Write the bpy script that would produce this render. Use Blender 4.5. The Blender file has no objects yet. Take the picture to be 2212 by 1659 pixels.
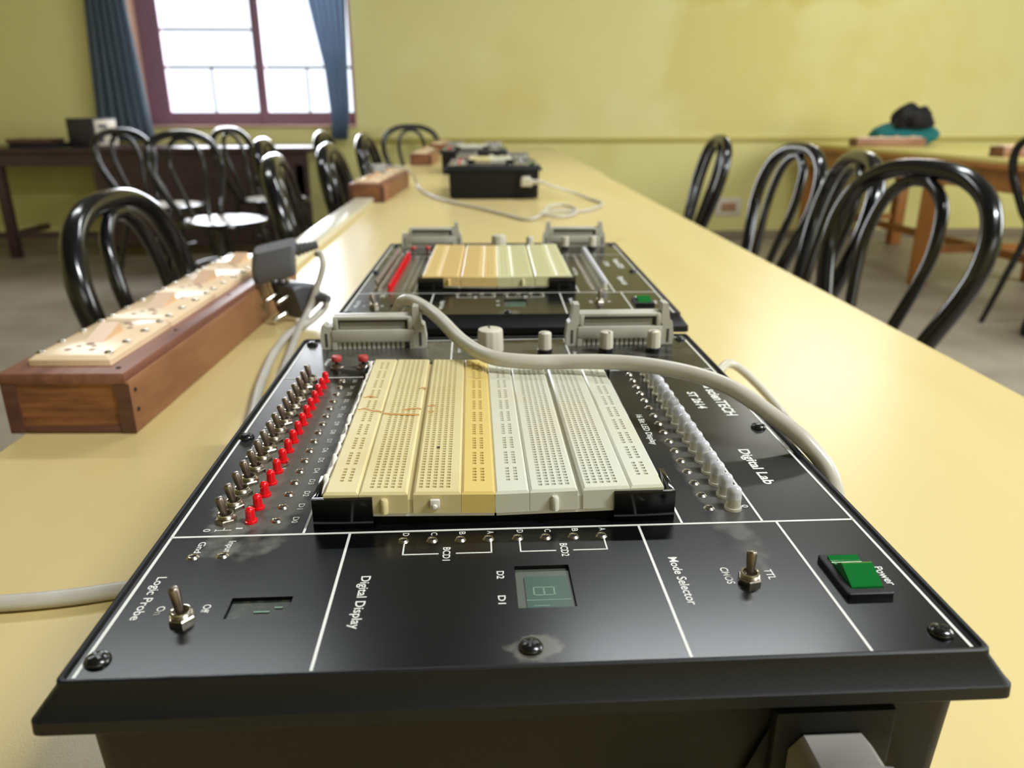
import bpy, bmesh, math, random
from mathutils import Vector, Matrix
random.seed(7)
PI = math.pi
SC = bpy.context.scene
COL = SC.collection

# ------------------------------------------------------------------ camera
def make_camera():
    f, w, h = 1656.0, 2212.0, 1659.0
    vpx, vpy, roll = 1017.0, 239.0, -0.0015
    y = Vector((vpx - w/2, vpy - h/2, f)).normalized()
    x = Vector((math.cos(roll), math.sin(roll), 0)); x = (x - y*x.dot(y)).normalized()
    z = x.cross(y)
    if z[1] > 0: z = -z
    # rows of the world matrix: camera right, up, back expressed in world axes
    right = Vector((x[0], y[0], z[0])); down = Vector((x[1], y[1], z[1])); fwd = Vector((x[2], y[2], z[2]))
    m = Matrix((right, -down, -fwd)).transposed().to_4x4()
    m.translation = Vector((0, 0, 0.985))
    cd = bpy.data.cameras.new('camera'); co = bpy.data.objects.new('camera', cd)
    COL.objects.link(co); co.matrix_world = m
    cd.sensor_fit = 'HORIZONTAL'; cd.sensor_width = 36.0; cd.lens = 36.0*f/w
    cd.clip_start = 0.01; cd.clip_end = 60
    cd.dof.use_dof = True; cd.dof.focus_distance = 0.30; cd.dof.aperture_fstop = cd.lens/2.2
    SC.camera = co
make_camera()

# ------------------------------------------------------------------ world, lamps, exposure
SC.view_settings.view_transform = 'Standard'
SC.view_settings.look = 'None'
SC.view_settings.gamma = 1.0
SC.view_settings.use_curve_mapping = False
SC.view_settings.exposure = 0.12
SC.cycles.use_denoising = True
SC.cycles.max_bounces = 8
SC.cycles.diffuse_bounces = 4
SC.cycles.sample_clamp_indirect = 6
wd = bpy.data.worlds.new('world'); SC.world = wd; wd.use_nodes = True
wd.node_tree.nodes['Background'].inputs[0].default_value = (0.80, 0.88, 1.0, 1)
wd.node_tree.nodes['Background'].inputs[1].default_value = 2.0

def area(name, loc, target, sx, sy, power, col):
    l = bpy.data.lights.new(name, 'AREA'); l.shape = 'RECTANGLE'; l.size = sx; l.size_y = sy
    l.energy = power; l.color = col
    o = bpy.data.objects.new(name, l); COL.objects.link(o); o.location = loc
    o.rotation_euler = (Vector(target) - Vector(loc)).to_track_quat('-Z', 'Y').to_euler()
    return o
# bright sky outside the far window
area('sky_outside_window', (-1.6, 8.2, 2.3), (-1.6, 0, 1.9), 5.0, 3.4, 1150, (0.90, 0.93, 1.0))
# the room's ceiling tubes, the tube on the far wall, and the windows of the right-hand wall, plus added overhead and rear fill
area('ceiling_tube_and_fill', (0.95, 2.6, 3.02), (0.95, 2.6, 0), 1.2, 0.16, 36, (0.94, 0.985, 1.0))
area('ceiling_tube_and_fill', (-1.25, 2.6, 3.02), (-1.25, 2.6, 0), 1.2, 0.16, 20, (0.94, 0.985, 1.0))
area('ceiling_tube_and_fill', (1.8, -0.3, 3.02), (1.8, -0.3, 0), 1.2, 0.16, 118, (0.94, 0.985, 1.0))  # added overhead fill that brightens the near table, not a known tube
area('wall_tube_lamp', (2.9, 6.10, 2.86), (2.6, 3.0, 0.6), 1.2, 0.08, 15, (1.0, 1.0, 0.97))
area('daylight_right_windows', (5.0, 2.4, 1.9), (0.6, 4.6, 1.3), 3.6, 1.5, 175, (0.94, 0.985, 1.0))
area('rear_fill_light', (2.6, -2.8, 2.2), (1.8, 4.0, 1.7), 3.0, 1.0, 26, (0.94, 0.985, 1.0))  # added fill light behind the camera, no window known there

# ------------------------------------------------------------------ materials
def srgb(c):
    def g(v):
        v /= 255.0
        return v/12.92 if v <= 0.04045 else ((v+0.055)/1.055)**2.4
    return tuple(g(v) for v in c) + (1,)
MATS = {}
def mat(name, col, rough=0.5, metal=0.0, spec=0.5, trans=0.0, coat=0.0, sub=0.0, alpha=1.0, noise=None, bump=None, noise2=None):
    """col sRGB 0-255. noise=(scale, colour2, low, high, stretch xyz)."""
    if name in MATS: return MATS[name]
    m = bpy.data.materials.new(name); m.use_nodes = True
    nt = m.node_tree; b = nt.nodes['Principled BSDF']
    b.inputs['Base Color'].default_value = srgb(col)
    b.inputs['Roughness'].default_value = rough; b.inputs['Metallic'].default_value = metal
    b.inputs['Specular IOR Level'].default_value = spec
    b.inputs['Transmission Weight'].default_value = trans; b.inputs['Coat Weight'].default_value = coat
    b.inputs['Alpha'].default_value = alpha
    if sub: 
        b.inputs['Subsurface Weight'].default_value = sub
        b.inputs['Subsurface Scale'].default_value = 0.002
    last = None
    for nz in (noise, noise2):
        if not nz: continue
        sc, c2, lo, hi, st = nz
        tc = nt.nodes.new('ShaderNodeTexCoord'); mp = nt.nodes.new('ShaderNodeMapping')
        mp.inputs['Scale'].default_value = st
        nt.links.new(tc.outputs['Object'], mp.inputs[0])
        n = nt.nodes.new('ShaderNodeTexNoise'); n.inputs['Scale'].default_value = sc; n.inputs['Detail'].default_value = 5
        nt.links.new(mp.outputs[0], n.inputs['Vector'])
        r = nt.nodes.new('ShaderNodeMapRange'); r.inputs[1].default_value = lo; r.inputs[2].default_value = hi
        nt.links.new(n.outputs[0], r.inputs[0])
        mx = nt.nodes.new('ShaderNodeMix'); mx.data_type = 'RGBA'
        nt.links.new(r.outputs[0], mx.inputs[0])
        if last: nt.links.new(last, mx.inputs[6])
        else: mx.inputs[6].default_value = srgb(col)
        mx.inputs[7].default_value = srgb(c2)
        last = mx.outputs[2]
    if last: nt.links.new(last, b.inputs['Base Color'])
    if bump:
        tc = nt.nodes.new('ShaderNodeTexCoord')
        n = nt.nodes.new('ShaderNodeTexNoise'); n.inputs['Scale'].default_value = bump[0]; n.inputs['Detail'].default_value = 4
        nt.links.new(tc.outputs['Object'], n.inputs['Vector'])
        bp = nt.nodes.new('ShaderNodeBump'); bp.inputs['Strength'].default_value = bump[1]; bp.inputs['Distance'].default_value = bump[2]
        nt.links.new(n.outputs[0], bp.inputs['Height']); nt.links.new(bp.outputs[0], b.inputs['Normal'])
    MATS[name] = m
    return m
W1 = (1, 1, 1)
M_wall = mat('yellow wall paint', (228, 219, 152), 0.75, noise=(0.75, (222, 206, 128), 0.54, 0.74, (1, 1, 1)), noise2=(2.6, (232, 224, 162), 0.5, 0.8, W1), bump=(60, 0.15, 0.004))
M_wall2 = mat('lower yellow wall paint', (222, 214, 142), 0.7, noise=(1.6, (210, 200, 118), 0.5, 0.8, W1), bump=(60, 0.15, 0.004))
def add_stain(m, spots, c2, nsc=2.2):
    nt = m.node_tree; b = nt.nodes['Principled BSDF']; src = b.inputs['Base Color'].links[0].from_socket
    tc = nt.nodes.new('ShaderNodeTexCoord'); n = nt.nodes.new('ShaderNodeTexNoise'); n.inputs['Scale'].default_value = nsc; n.inputs['Detail'].default_value = 6
    nt.links.new(tc.outputs['Object'], n.inputs['Vector'])
    last = src
    for (x, y, z, rx, ry, rz, k) in spots:
        mp = nt.nodes.new('ShaderNodeMapping'); mp.vector_type = 'TEXTURE'; mp.inputs['Location'].default_value = (x, y, z); mp.inputs['Scale'].default_value = (rx, ry, rz)
        nt.links.new(tc.outputs['Object'], mp.inputs[0])
        ln = nt.nodes.new('ShaderNodeVectorMath'); ln.operation = 'LENGTH'; nt.links.new(mp.outputs[0], ln.inputs[0])
        ad = nt.nodes.new('ShaderNodeMath'); ad.operation = 'MULTIPLY_ADD'; nt.links.new(n.outputs[0], ad.inputs[0]); ad.inputs[1].default_value = 1.6; nt.links.new(ln.outputs['Value'], ad.inputs[2])
        r = nt.nodes.new('ShaderNodeMapRange'); r.inputs[1].default_value = 1.95; r.inputs[2].default_value = 1.65; r.inputs[3].default_value = 0; r.inputs[4].default_value = k
        nt.links.new(ad.outputs[0], r.inputs[0])
        mx = nt.nodes.new('ShaderNodeMix'); mx.data_type = 'RGBA'; nt.links.new(r.outputs[0], mx.inputs[0]); nt.links.new(last, mx.inputs[6]); mx.inputs[7].default_value = srgb(c2)
        last = mx.outputs[2]
    nt.links.new(last, b.inputs['Base Color'])
add_stain(M_wall, [(2.1, 6.2, 1.36, .62, 1, .55, .42), (2.3, 6.2, 1.98, 1.3, 1, .28, .55), (3.2, 6.2, 1.2, .8, 1, .5, .15)], (210, 192, 96))
M_trim = mat('ochre dado paint', (190, 176, 96), 0.7)
M_ceil = mat('darkened ceiling paint', (128, 126, 120), 0.8)  # white ceiling darkened to grey so its reflection in the panels stays dim
M_floor = mat('grey terrazzo floor', (150, 140, 124), 0.45, noise=(3, (128, 118, 104), 0.4, 0.7, W1), noise2=(120, (176, 168, 150), 0.55, 0.7, W1))
M_skirt = mat('grey skirting tile', (138, 126, 104), 0.5)
M_lam = mat('yellow laminate table top', (208, 188, 132), 0.27, spec=0.42, noise=(5, (200, 176, 116), 0.45, 0.75, (1, .15, 1)), noise2=(11, (190, 158, 104), 0.70, 0.80, (1, .6, 1)), bump=(900, 0.10, 0.0004))
M_edge = mat('tabletop edge band', (196, 170, 120), 0.5)
M_tleg = mat('brown table wood', (120, 76, 44), 0.5, noise=(8, (92, 54, 30), 0.4, 0.7, (6, 6, .6)))
M_orange = mat('orange varnished wood', (168, 108, 46), 0.4, noise=(6, (138, 84, 34), 0.4, 0.7, (6, 6, .6)))
M_green = mat('pale yellow laminate', (214, 200, 120), 0.35)
M_dark = mat('dark brown wood', (66, 46, 50), 0.35, noise=(6, (50, 34, 40), 0.4, 0.7, (.6, 6, 6)))
M_chair = mat('glossy black plastic', (14, 14, 17), 0.16, spec=0.6)
M_seat = mat('pale grey seat panel', (190, 184, 168), 0.3)
M_woodtop = mat('red brown wood lid', (134, 88, 70), 0.4, noise=(14, (104, 62, 48), 0.4, 0.72, (6, .7, 6)))
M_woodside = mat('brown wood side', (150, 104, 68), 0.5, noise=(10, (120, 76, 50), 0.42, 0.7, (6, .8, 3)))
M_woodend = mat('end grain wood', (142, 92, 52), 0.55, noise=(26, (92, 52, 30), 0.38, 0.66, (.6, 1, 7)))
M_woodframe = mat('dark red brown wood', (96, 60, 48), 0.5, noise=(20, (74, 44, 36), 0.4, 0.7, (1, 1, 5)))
M_cream = mat('cream socket plastic', (228, 200, 164), 0.25, spec=0.6)
M_creamhole = mat('brown socket hole', (120, 78, 52), 0.6)
M_rock = mat('beige rocker plastic', (206, 166, 128), 0.25)
M_pvc = mat('off white plastic trunking', (214, 206, 180), 0.22, spec=0.6)
M_case = mat('black case plastic', (11, 12, 15), 0.52, spec=0.3, bump=(700, 0.12, 0.0006))
M_panel = mat('black anodised panel', (6, 7, 9), 0.235, spec=0.42, noise=(26, (15, 16, 18), 0.5, 0.8, W1), noise2=(150, (14, 15, 16), 0.6, 0.85, W1))
M_dust = mat('dusty panel film', (74, 70, 62), 0.8)
M_print = mat('white panel print', (214, 214, 206), 0.5)
M_black = mat('black acrylic', (8, 8, 12), 0.12, spec=0.5)
M_steel = mat('nickel plated steel', (196, 188, 174), 0.26, metal=1.0, noise=(300, (150, 140, 126), 0.45, 0.7, W1))
M_lever = mat('dull nickel lever', (134, 122, 112), 0.38, metal=1.0)
M_hole = mat('dark opening', (6, 6, 6), 0.8)
M_red = mat('red led lens', (220, 10, 24), 0.14, spec=0.6)
M_led = mat('frosted white led lens', (214, 214, 220), 0.25, trans=0.3, spec=0.6)
M_ledbase = mat('clear led lens', (226, 222, 204), 0.08, trans=0.55, spec=0.6)
M_bb1 = mat('aged cream board plastic', (206, 192, 144), 0.33, spec=0.5, noise=(30, (198, 180, 126), 0.45, 0.75, W1))
M_bb1y = mat('yellowed board plastic', (208, 182, 106), 0.33, spec=0.5)
M_bb2 = mat('pale board plastic', (202, 202, 186), 0.30, spec=0.5, noise=(14, (202, 196, 168), 0.4, 0.7, (1, 1, 1)))
M_bb3 = mat('tan board plastic', (208, 178, 116), 0.36)
M_bb4 = mat('green cream board plastic', (200, 196, 150), 0.36)
M_burn = mat('melted brown mark', (186, 138, 78), 0.25)
M_tape = mat('white foam tape', (214, 208, 196), 0.6)
M_conn = mat('grey connector plastic', (176, 173, 160), 0.42, noise=(60, (160, 156, 142), 0.5, 0.8, W1))
M_conndark = mat('connector slot', (66, 64, 58), 0.6)
M_knob = mat('cream knob plastic', (196, 190, 172), 0.35)
M_collar = mat('black knob collar', (10, 10, 16), 0.35)
M_push = mat('red push button', (178, 62, 58), 0.35)
M_green_r = mat('green rocker lens', (8, 112, 44), 0.10, spec=0.6, trans=0.25)
M_lcdglass = mat('dusty display window', (74, 80, 70), 0.3)
M_lcddark = mat('dark display window', (34, 38, 33), 0.2, noise=(200, (58, 60, 48), 0.5, 0.7, W1))
M_pcb = mat('green display board', (40, 70, 56), 0.35)
M_seg = mat('display segment', (100, 128, 108), 0.4)
M_screw = mat('black screw', (14, 14, 14), 0.22, spec=0.6)
M_cable = mat('grey pvc cable', (186, 181, 170), 0.32, spec=0.5, noise=(40, (170, 163, 150), 0.5, 0.8, W1))
M_plug = mat('grey moulded plug', (140, 136, 130), 0.42)
M_plugdark = mat('dark grey moulded plug', (84, 84, 88), 0.42)
M_pin = mat('plated pin', (210, 204, 190), 0.2, metal=1.0)
M_frame = mat('window wood with veil tint', (138, 104, 124), 0.5)  # pale mauve is lens veil put into the wood colour
M_iron = mat('window iron bar', (90, 70, 90), 0.5)
M_reveal = mat('pink plaster', (206, 172, 150), 0.8)
M_curtain = mat('blue grey curtain cloth', (122, 136, 146), 0.85, noise=(4, (104, 120, 132), 0.4, 0.7, (8, 8, .5)))
def make_translucent(m, k, col):
    nt = m.node_tree; b = nt.nodes['Principled BSDF']; out = nt.nodes['Material Output']
    t = nt.nodes.new('ShaderNodeBsdfTranslucent'); t.inputs[0].default_value = srgb(col)
    mx = nt.nodes.new('ShaderNodeMixShader'); mx.inputs[0].default_value = k
    nt.links.new(b.outputs[0], mx.inputs[1]); nt.links.new(t.outputs[0], mx.inputs[2]); nt.links.new(mx.outputs[0], out.inputs[0])
make_translucent(M_curtain, .5, (150, 162, 178))
M_teal = mat('teal cloth', (14, 104, 104), 0.85, bump=(40, .4, .01))
M_blackcloth = mat('black cloth', (22, 20, 24), 0.9, bump=(60, .5, .01))
M_navy = mat('navy cloth', (16, 18, 34), 0.8, bump=(40, .4, .01))
M_label = mat('beige label sheet', (196, 188, 168), 0.6)
M_slate = mat('dark blue grey case', (44, 44, 60), 0.5)
M_whitepl = mat('white switch plate', (214, 206, 190), 0.4)
M_brownpl = mat('brown switch plate', (170, 128, 92), 0.4)

add_stain(M_panel, [(.032, .155, .09, .017, .085, 1, .6), (.020, .115, .09, .010, .05, 1, .7), (.050, .290, .09, .050, .028, 1, .4), (.130, .292, .09, .10, .022, 1, .4), (.207, .12, .09, .008, .07, 1, .4)], (106, 104, 96), 90)
add_stain(M_panel, [(.128, .0065, .09, .0075, .0055, 1, .7)], (96, 92, 84), 200)
def glass_mat():
    m = bpy.data.materials.new('window glass'); m.use_nodes = True; nt = m.node_tree
    nt.nodes.remove(nt.nodes['Principled BSDF']); out = nt.nodes['Material Output']
    t = nt.nodes.new('ShaderNodeBsdfTransparent'); g = nt.nodes.new('ShaderNodeBsdfGlossy'); g.inputs['Roughness'].default_value = .05
    mx = nt.nodes.new('ShaderNodeMixShader'); mx.inputs[0].default_value = .06
    nt.links.new(t.outputs[0], mx.inputs[1]); nt.links.new(g.outputs[0], mx.inputs[2]); nt.links.new(mx.outputs[0], out.inputs[0])
    return m
M_glass = glass_mat()

# ------------------------------------------------------------------ mesh helpers
class MB:
    """collects shapes and links them as ONE mesh object"""
    def __init__(s): s.v = []; s.f = []; s.m = []
    def add(s, verts, faces, mi=0, tf=None):
        o = len(s.v)
        if tf is not None: verts = [tf @ Vector(p) for p in verts]
        s.v += [tuple(p) for p in verts]; s.f += [tuple(i+o for i in f) for f in faces]; s.m += [mi]*len(faces)
        return s
    def box(s, x0, x1, y0, y1, z0, z1, bev=0.0, mi=0, tf=None, seg=2):
        if bev <= 0:
            v = [(x, y, z) for z in (z0, z1) for y in (y0, y1) for x in (x0, x1)]
            return s.add(v, [(0, 2, 3, 1), (4, 5, 7, 6), (0, 1, 5, 4), (1, 3, 7, 5), (3, 2, 6, 7), (2, 0, 4, 6)], mi, tf)
        bm = bmesh.new(); bmesh.ops.create_cube(bm, size=1)
        for v in bm.verts: v.co = Vector(((x0+x1)/2+v.co.x*(x1-x0), (y0+y1)/2+v.co.y*(y1-y0), (z0+z1)/2+v.co.z*(z1-z0)))
        bmesh.ops.bevel(bm, geom=bm.edges[:], offset=bev, segments=seg, profile=.5, affect='EDGES')
        bm.verts.index_update()
        vs = [v.co.copy() for v in bm.verts]; fs = [tuple(v.index for v in f.verts) for f in bm.faces]; bm.free()
        return s.add(vs, fs, mi, tf)
    def lathe(s, prof, n=20, mi=0, tf=None, c=(0, 0, 0)):
        """prof: (r, z) list; r == 0 closes"""
        vs = []; fs = []; rings = []
        for r, z in prof:
            if r <= 1e-9: rings.append([len(vs)]); vs.append((c[0], c[1], c[2]+z))
            else:
                rings.append(list(range(len(vs), len(vs)+n)))
                vs += [(c[0]+r*math.cos(2*PI*k/n), c[1]+r*math.sin(2*PI*k/n), c[2]+z) for k in range(n)]
        for a, b in zip(rings, rings[1:]):
            for k in range(n):
                k2 = (k+1) % n
                if len(a) == 1 and len(b) == 1: continue
                if len(a) == 1: fs.append((a[0], b[k2], b[k]))
                elif len(b) == 1: fs.append((a[k], a[k2], b[0]))
                else: fs.append((a[k], a[k2], b[k2], b[k]))
        return s.add(vs, fs, mi, tf)
    def prism(s, poly, z0, z1, mi=0, tf=None):
        n = len(poly)
        v = [(x, y, z0) for x, y in poly] + [(x, y, z1) for x, y in poly]
        f = [tuple(range(n))[::-1], tuple(range(n, 2*n))] + [(k, (k+1) % n, (k+1) % n+n, k+n) for k in range(n)]
        return s.add(v, f, mi, tf)
    def tube(s, pts, rad, n=10, mi=0, tf=None, closed=False, flat=None):
        """rad: number or list; flat=(a,b) scales the section"""
        P = [Vector(p) for p in pts]; N = len(P)
        R = rad if isinstance(rad, (list, tuple)) else [rad]*N
        up = None; vs = []; fs = []
        for i in range(N):
            if closed: t = (P[(i+1) % N]-P[i-1]).normalized()
            else: t = (P[min(i+1, N-1)]-P[max(i-1, 0)]).normalized()
            if up is None:
                up = Vector((0, 0, 1)) if abs(t.z) < .9 else Vector((0, 1, 0))
            up = (up - t*up.dot(t)).normalized(); sd = t.cross(up)
            for k in range(n):
                a = 2*PI*k/n
                ca, sa = math.cos(a), math.sin(a)
                if flat: ca *= flat[0]; sa *= flat[1]
                vs.append(P[i]+(sd*ca+up*sa)*R[i])
        M = N if closed else N-1
        for i in range(M):
            for k in range(n):
                a = i*n; b = ((i+1) % N)*n; k2 = (k+1) % n
                fs.append((a+k, a+k2, b+k2, b+k))
        if not closed:
            fs.append(tuple(range(n))[::-1]); fs.append(tuple((N-1)*n+k for k in range(n)))
        return s.add(vs, fs, mi, tf)
    def loft(s, rings, mi=0, tf=None, cap0=False, cap1=False):
        n = len(rings[0]); vs = [p for r in rings for p in r]; fs = []
        for i in range(len(rings)-1):
            for k in range(n): fs.append((i*n+k, i*n+(k+1) % n, (i+1)*n+(k+1) % n, (i+1)*n+k))
        if cap0: fs.append(tuple(range(n))[::-1])
        if cap1: fs.append(tuple((len(rings)-1)*n+k for k in range(n)))
        return s.add(vs, fs, mi, tf)
    def mesh(s, name, mats, smooth=35):
        me = bpy.data.meshes.new(name); me.from_pydata(s.v, [], s.f)
        for m in (mats if isinstance(mats, (list, tuple)) else [mats]): me.materials.append(m)
        if any(s.m): me.polygons.foreach_set('material_index', s.m)
        if smooth:
            me.polygons.foreach_set('use_smooth', [True]*len(me.polygons))
            me.update(); me.set_sharp_from_angle(angle=math.radians(smooth))
        me.update()
        return me
    def build(s, name, mats, parent=None, loc=(0, 0, 0), rot=(0, 0, 0), smooth=35):
        return link(name, s.mesh(name, mats, smooth), parent, loc, rot)
def link(name, me, parent=None, loc=(0, 0, 0), rot=(0, 0, 0)):
    o = bpy.data.objects.new(name, me); COL.objects.link(o); o.parent = parent
    o.location = loc; o.rotation_euler = rot
    return o
def thing(name, label, cat, loc=(0, 0, 0), rz=0.0, group=None, rot=None):
    o = bpy.data.objects.new(name, None); COL.objects.link(o); o.empty_display_size = .02
    o.location = loc; o.rotation_euler = rot or (0, 0, rz)
    return tag(o, label, cat, group)
def tag(o, label, cat, group=None):
    o['label'] = label; o['category'] = cat
    if group: o['group'] = group
    return o
def struct(name, mb, m, **k):
    o = mb.build(name, m, **k); o['kind'] = 'structure'; return o
def copy_tree(o, parent=None):
    c = o.copy(); COL.objects.link(c); c.parent = parent
    for ch in list(o.children): copy_tree(ch, c)
    return c
def spline(pts, n=6, closed=False):
    P = [Vector(p) for p in pts]; out = []
    N = len(P); rng = range(N) if closed else range(N-1)
    for i in rng:
        if closed: p0, p1, p2, p3 = P[i-1], P[i], P[(i+1) % N], P[(i+2) % N]
        else: p0, p1, p2, p3 = P[max(i-1, 0)], P[i], P[i+1], P[min(i+2, N-1)]
        for k in range(n):
            t = k/n
            out.append(.5*((2*p1)+(-p0+p2)*t+(2*p0-5*p1+4*p2-p3)*t*t+(-p0+3*p1-3*p2+p3)*t**3))
    if not closed: out.append(P[-1])
    return out
def rrect(x0, x1, y0, y1, r, z, n=5):
    out = []
    for cx, cy, a0 in ((x1-r, y0+r, -PI/2), (x1-r, y1-r, 0), (x0+r, y1-r, PI/2), (x0+r, y0+r, PI)):
        for k in range(n+1):
            a = a0+PI/2*k/n; out.append((cx+r*math.cos(a), cy+r*math.sin(a), z))
    return out
T_ = Matrix.Translation
def RX(a): return Matrix.Rotation(a, 4, 'X')
def RY(a): return Matrix.Rotation(a, 4, 'Y')
def RZ(a): return Matrix.Rotation(a, 4, 'Z')

# ------------------------------------------------------------------ the room
WY = 6.2
XL, XR, YB, ZC = -4.7, 5.3, -3.2, 3.1
struct('floor', MB().box(XL, XR, YB, WY+.3, -.1, 0), M_floor)
struct('ceiling', MB().box(XL, XR, YB, WY+.3, ZC, ZC+.1), M_ceil)
struct('wall_left', MB().box(XL-.15, XL, YB, WY+.3, 0, ZC), M_wall)
struct('wall_right', MB().box(XR, XR+.15, YB, WY+.3, 0, ZC), M_wall)
struct('wall_rear', MB().box(XL, XR, YB-.15, YB, 0, ZC), M_wall)
OX0, OX1, OZ0, OZ1 = -2.45, -.862, .87, 2.35       # window opening
DZ = .762
w = MB()
w.box(XL, OX0, WY, WY+.3, DZ, ZC); w.box(OX1, XR, WY, WY+.3, DZ, ZC)
w.box(OX0, OX1, WY, WY+.3, DZ, OZ0); w.box(OX0, OX1, WY, WY+.3, OZ1, ZC)
wf = struct('wall_far', w, M_wall, smooth=0)
MB().box(XL, XR, WY, WY+.3, 0, DZ).build('lower_wall', M_wall2, wf)
struct('trim_1', MB().box(OX1+.02, XR, WY-.022, WY, .752, .788, .004), M_trim)
struct('baseboard_far', MB().box(XL, XR, WY-.018, WY, 0, .065, .003), M_skirt)
r = MB()
r.box(OX0, OX0+.012, WY+.001, WY+.3, OZ0+.013, OZ1-.013); r.box(OX1-.012, OX1, WY+.001, WY+.3, OZ0+.013, OZ1-.013)
r.box(OX0, OX1, WY-.03, WY+.3, OZ0, OZ0+.013, .003); r.box(OX0, OX1, WY+.001, WY+.3, OZ1-.013, OZ1)
struct('trim_2', r, M_reveal, smooth=0)
FY = WY+.12
wn = bpy.data.objects.new('window_1', None); COL.objects.link(wn); wn.location = (0, FY, 0); wn['kind'] = 'structure'
fx0, fx1, fz0, fz1 = OX0+.055, OX1-.012, OZ0+.014, OZ1-.014
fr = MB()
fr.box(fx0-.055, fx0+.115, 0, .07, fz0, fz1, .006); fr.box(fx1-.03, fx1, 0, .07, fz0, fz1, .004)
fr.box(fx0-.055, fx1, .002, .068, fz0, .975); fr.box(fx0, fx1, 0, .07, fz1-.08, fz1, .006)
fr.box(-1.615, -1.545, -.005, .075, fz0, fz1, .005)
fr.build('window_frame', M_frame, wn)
br = MB()
gx0 = fx0+.115
br.box(gx0, -1.61, .02, .04, 1.543, 1.563); br.box(gx0, fx1-.03, .02, .04, 1.285, 1.305); br.box(gx0, -1.61, .02, .04, 1.80, 1.812)
br.box(-1.954, -1.936, .02, .04, .97, 1.29); br.box(-1.244, -1.226, .02, .04, .97, 1.29)
br.build('glazing_bar', M_iron, wn)
MB().box(gx0-.01, -1.60, .028, .032, .965, fz1-.07).build('window_pane', M_glass, wn)
MB().box(-1.56, fx1-.02, .028, .032, .965, fz1-.07).build('window_pane', M_glass, wn)

def curtain(name, label, prof, y, folds, amp, thick=.006, seed=0):
    """prof: (z, x_left, x_right) rows, top to bottom"""
    rnd = random.Random(seed); n = folds*10; rows = []
    ph = [rnd.uniform(0, .7) for _ in range(n+1)]
    def lerp(z):
        for a, b in zip(prof, prof[1:]):
            if a[0] >= z >= b[0]:
                t = (a[0]-z)/max(1e-6, a[0]-b[0]); return a[1]+(b[1]-a[1])*t, a[2]+(b[2]-a[2])*t
        return prof[-1][1:]
    zs = [prof[0][0]+(prof[-1][0]-prof[0][0])*k/40 for k in range(41)]
    front = []; back = []
    for z in zs:
        a, b = lerp(z); fr_, bk_ = [], []
        for k in range(n+1):
            t = k/n; yy = y+amp*math.sin(2*PI*folds*t+.5*math.sin(3*z+t*5))
            fr_.append((a+(b-a)*t, yy-thick/2, z)); bk_.append((a+(b-a)*t, yy+thick/2, z))
        front.append(fr_); back.append(bk_)
    mb = MB()
    rings = [f + bk[::-1] for f, bk in zip(front, back)]
    mb.loft(rings, cap0=False, cap1=False)
    o = mb.build(name, M_curtain, smooth=60); tag(o, label, 'curtain', 'curtains at the far window'); return o
curtain('curtain', 'blue grey curtain hanging straight at the left side of the window', [(2.6, -2.72, -2.44), (1.73, -2.69, -2.41), (.9, -2.75, -2.36), (.78, -2.75, -2.35)], WY-.09, 6, .022, seed=1)
curtain('curtain', 'blue curtain gathered narrow towards its foot, in front of the right window sash', [(2.6, -1.22, -.86), (1.74, -1.145, -.875), (1.27, -1.06, -.895), (1.0, -1.045, -.90), (.92, -1.04, -.91), (.78, -1.05, -.93)], WY-.09, 6, .022, seed=2)
sp = thing('wall_socket', 'white wall socket plate with brown sockets on the yellow wall low behind the right chairs', 'socket', (2.055, WY, .255))
MB().box(-.105, .105, -.014, 0, -.07, .07, .004).build('cover_plate', M_whitepl, sp)
MB().box(-.06, .06, -.019, -.013, -.035, .03, .003).build('socket_insert', M_brownpl, sp)

# ------------------------------------------------------------------ long work tables
def work_table(x0n, x1n, y0, x0f, x1f, y1, label, group):
    t = thing('work_table', label, 'table', ((x0n+x1n)/2, (y0+y1)/2, 0), 0, group)
    ox, oy = (x0n+x1n)/2, (y0+y1)/2
    P = [(x0n-ox, y0-oy), (x1n-ox, y0-oy), (x1f-ox, y1-oy), (x0f-ox, y1-oy)]
    MB().prism(P, .7475, .75).build('laminate_top', M_lam, t, smooth=0)
    e = MB(); e.prism([(P[0][0]-.002, P[0][1]), (P[1][0]+.002, P[1][1]), (P[2][0]+.002, P[2][1]), (P[3][0]-.002, P[3][1])], .72, .7474)
    e.build('tabletop_edge', M_edge, t, smooth=0)
    for ax, ay in ((P[0][0]+.12, P[0][1]+.12), (P[1][0]-.12, P[1][1]+.12), (P[2][0]-.12, P[2][1]-.12), (P[3][0]+.12, P[3][1]-.12)):
        MB().box(ax-.035, ax+.035, ay-.035, ay+.035, 0, .72, .003).build('leg', M_tleg, t)
    MB().box(P[0][0]+.3, P[1][0]-.3, P[0][1]+.1, P[2][1]-.1, .66, .72).build('apron', M_tleg, t)
def ex(y): return -.3475+.0135*(y-.6)
def exr(y): return .4755+.0130*(y-.6)
work_table(ex(-.4), exr(-.4), -.4, ex(3.08), exr(3.08), 3.08, 'long yellow laminate table carrying the two nearer black trainer boxes', 'long yellow tables')
work_table(ex(3.084), exr(3.084)+.012, 3.084, ex(5.4), exr(5.4), 5.4, 'yellow laminate table joined end to end behind the long near table', 'long yellow tables')

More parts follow.
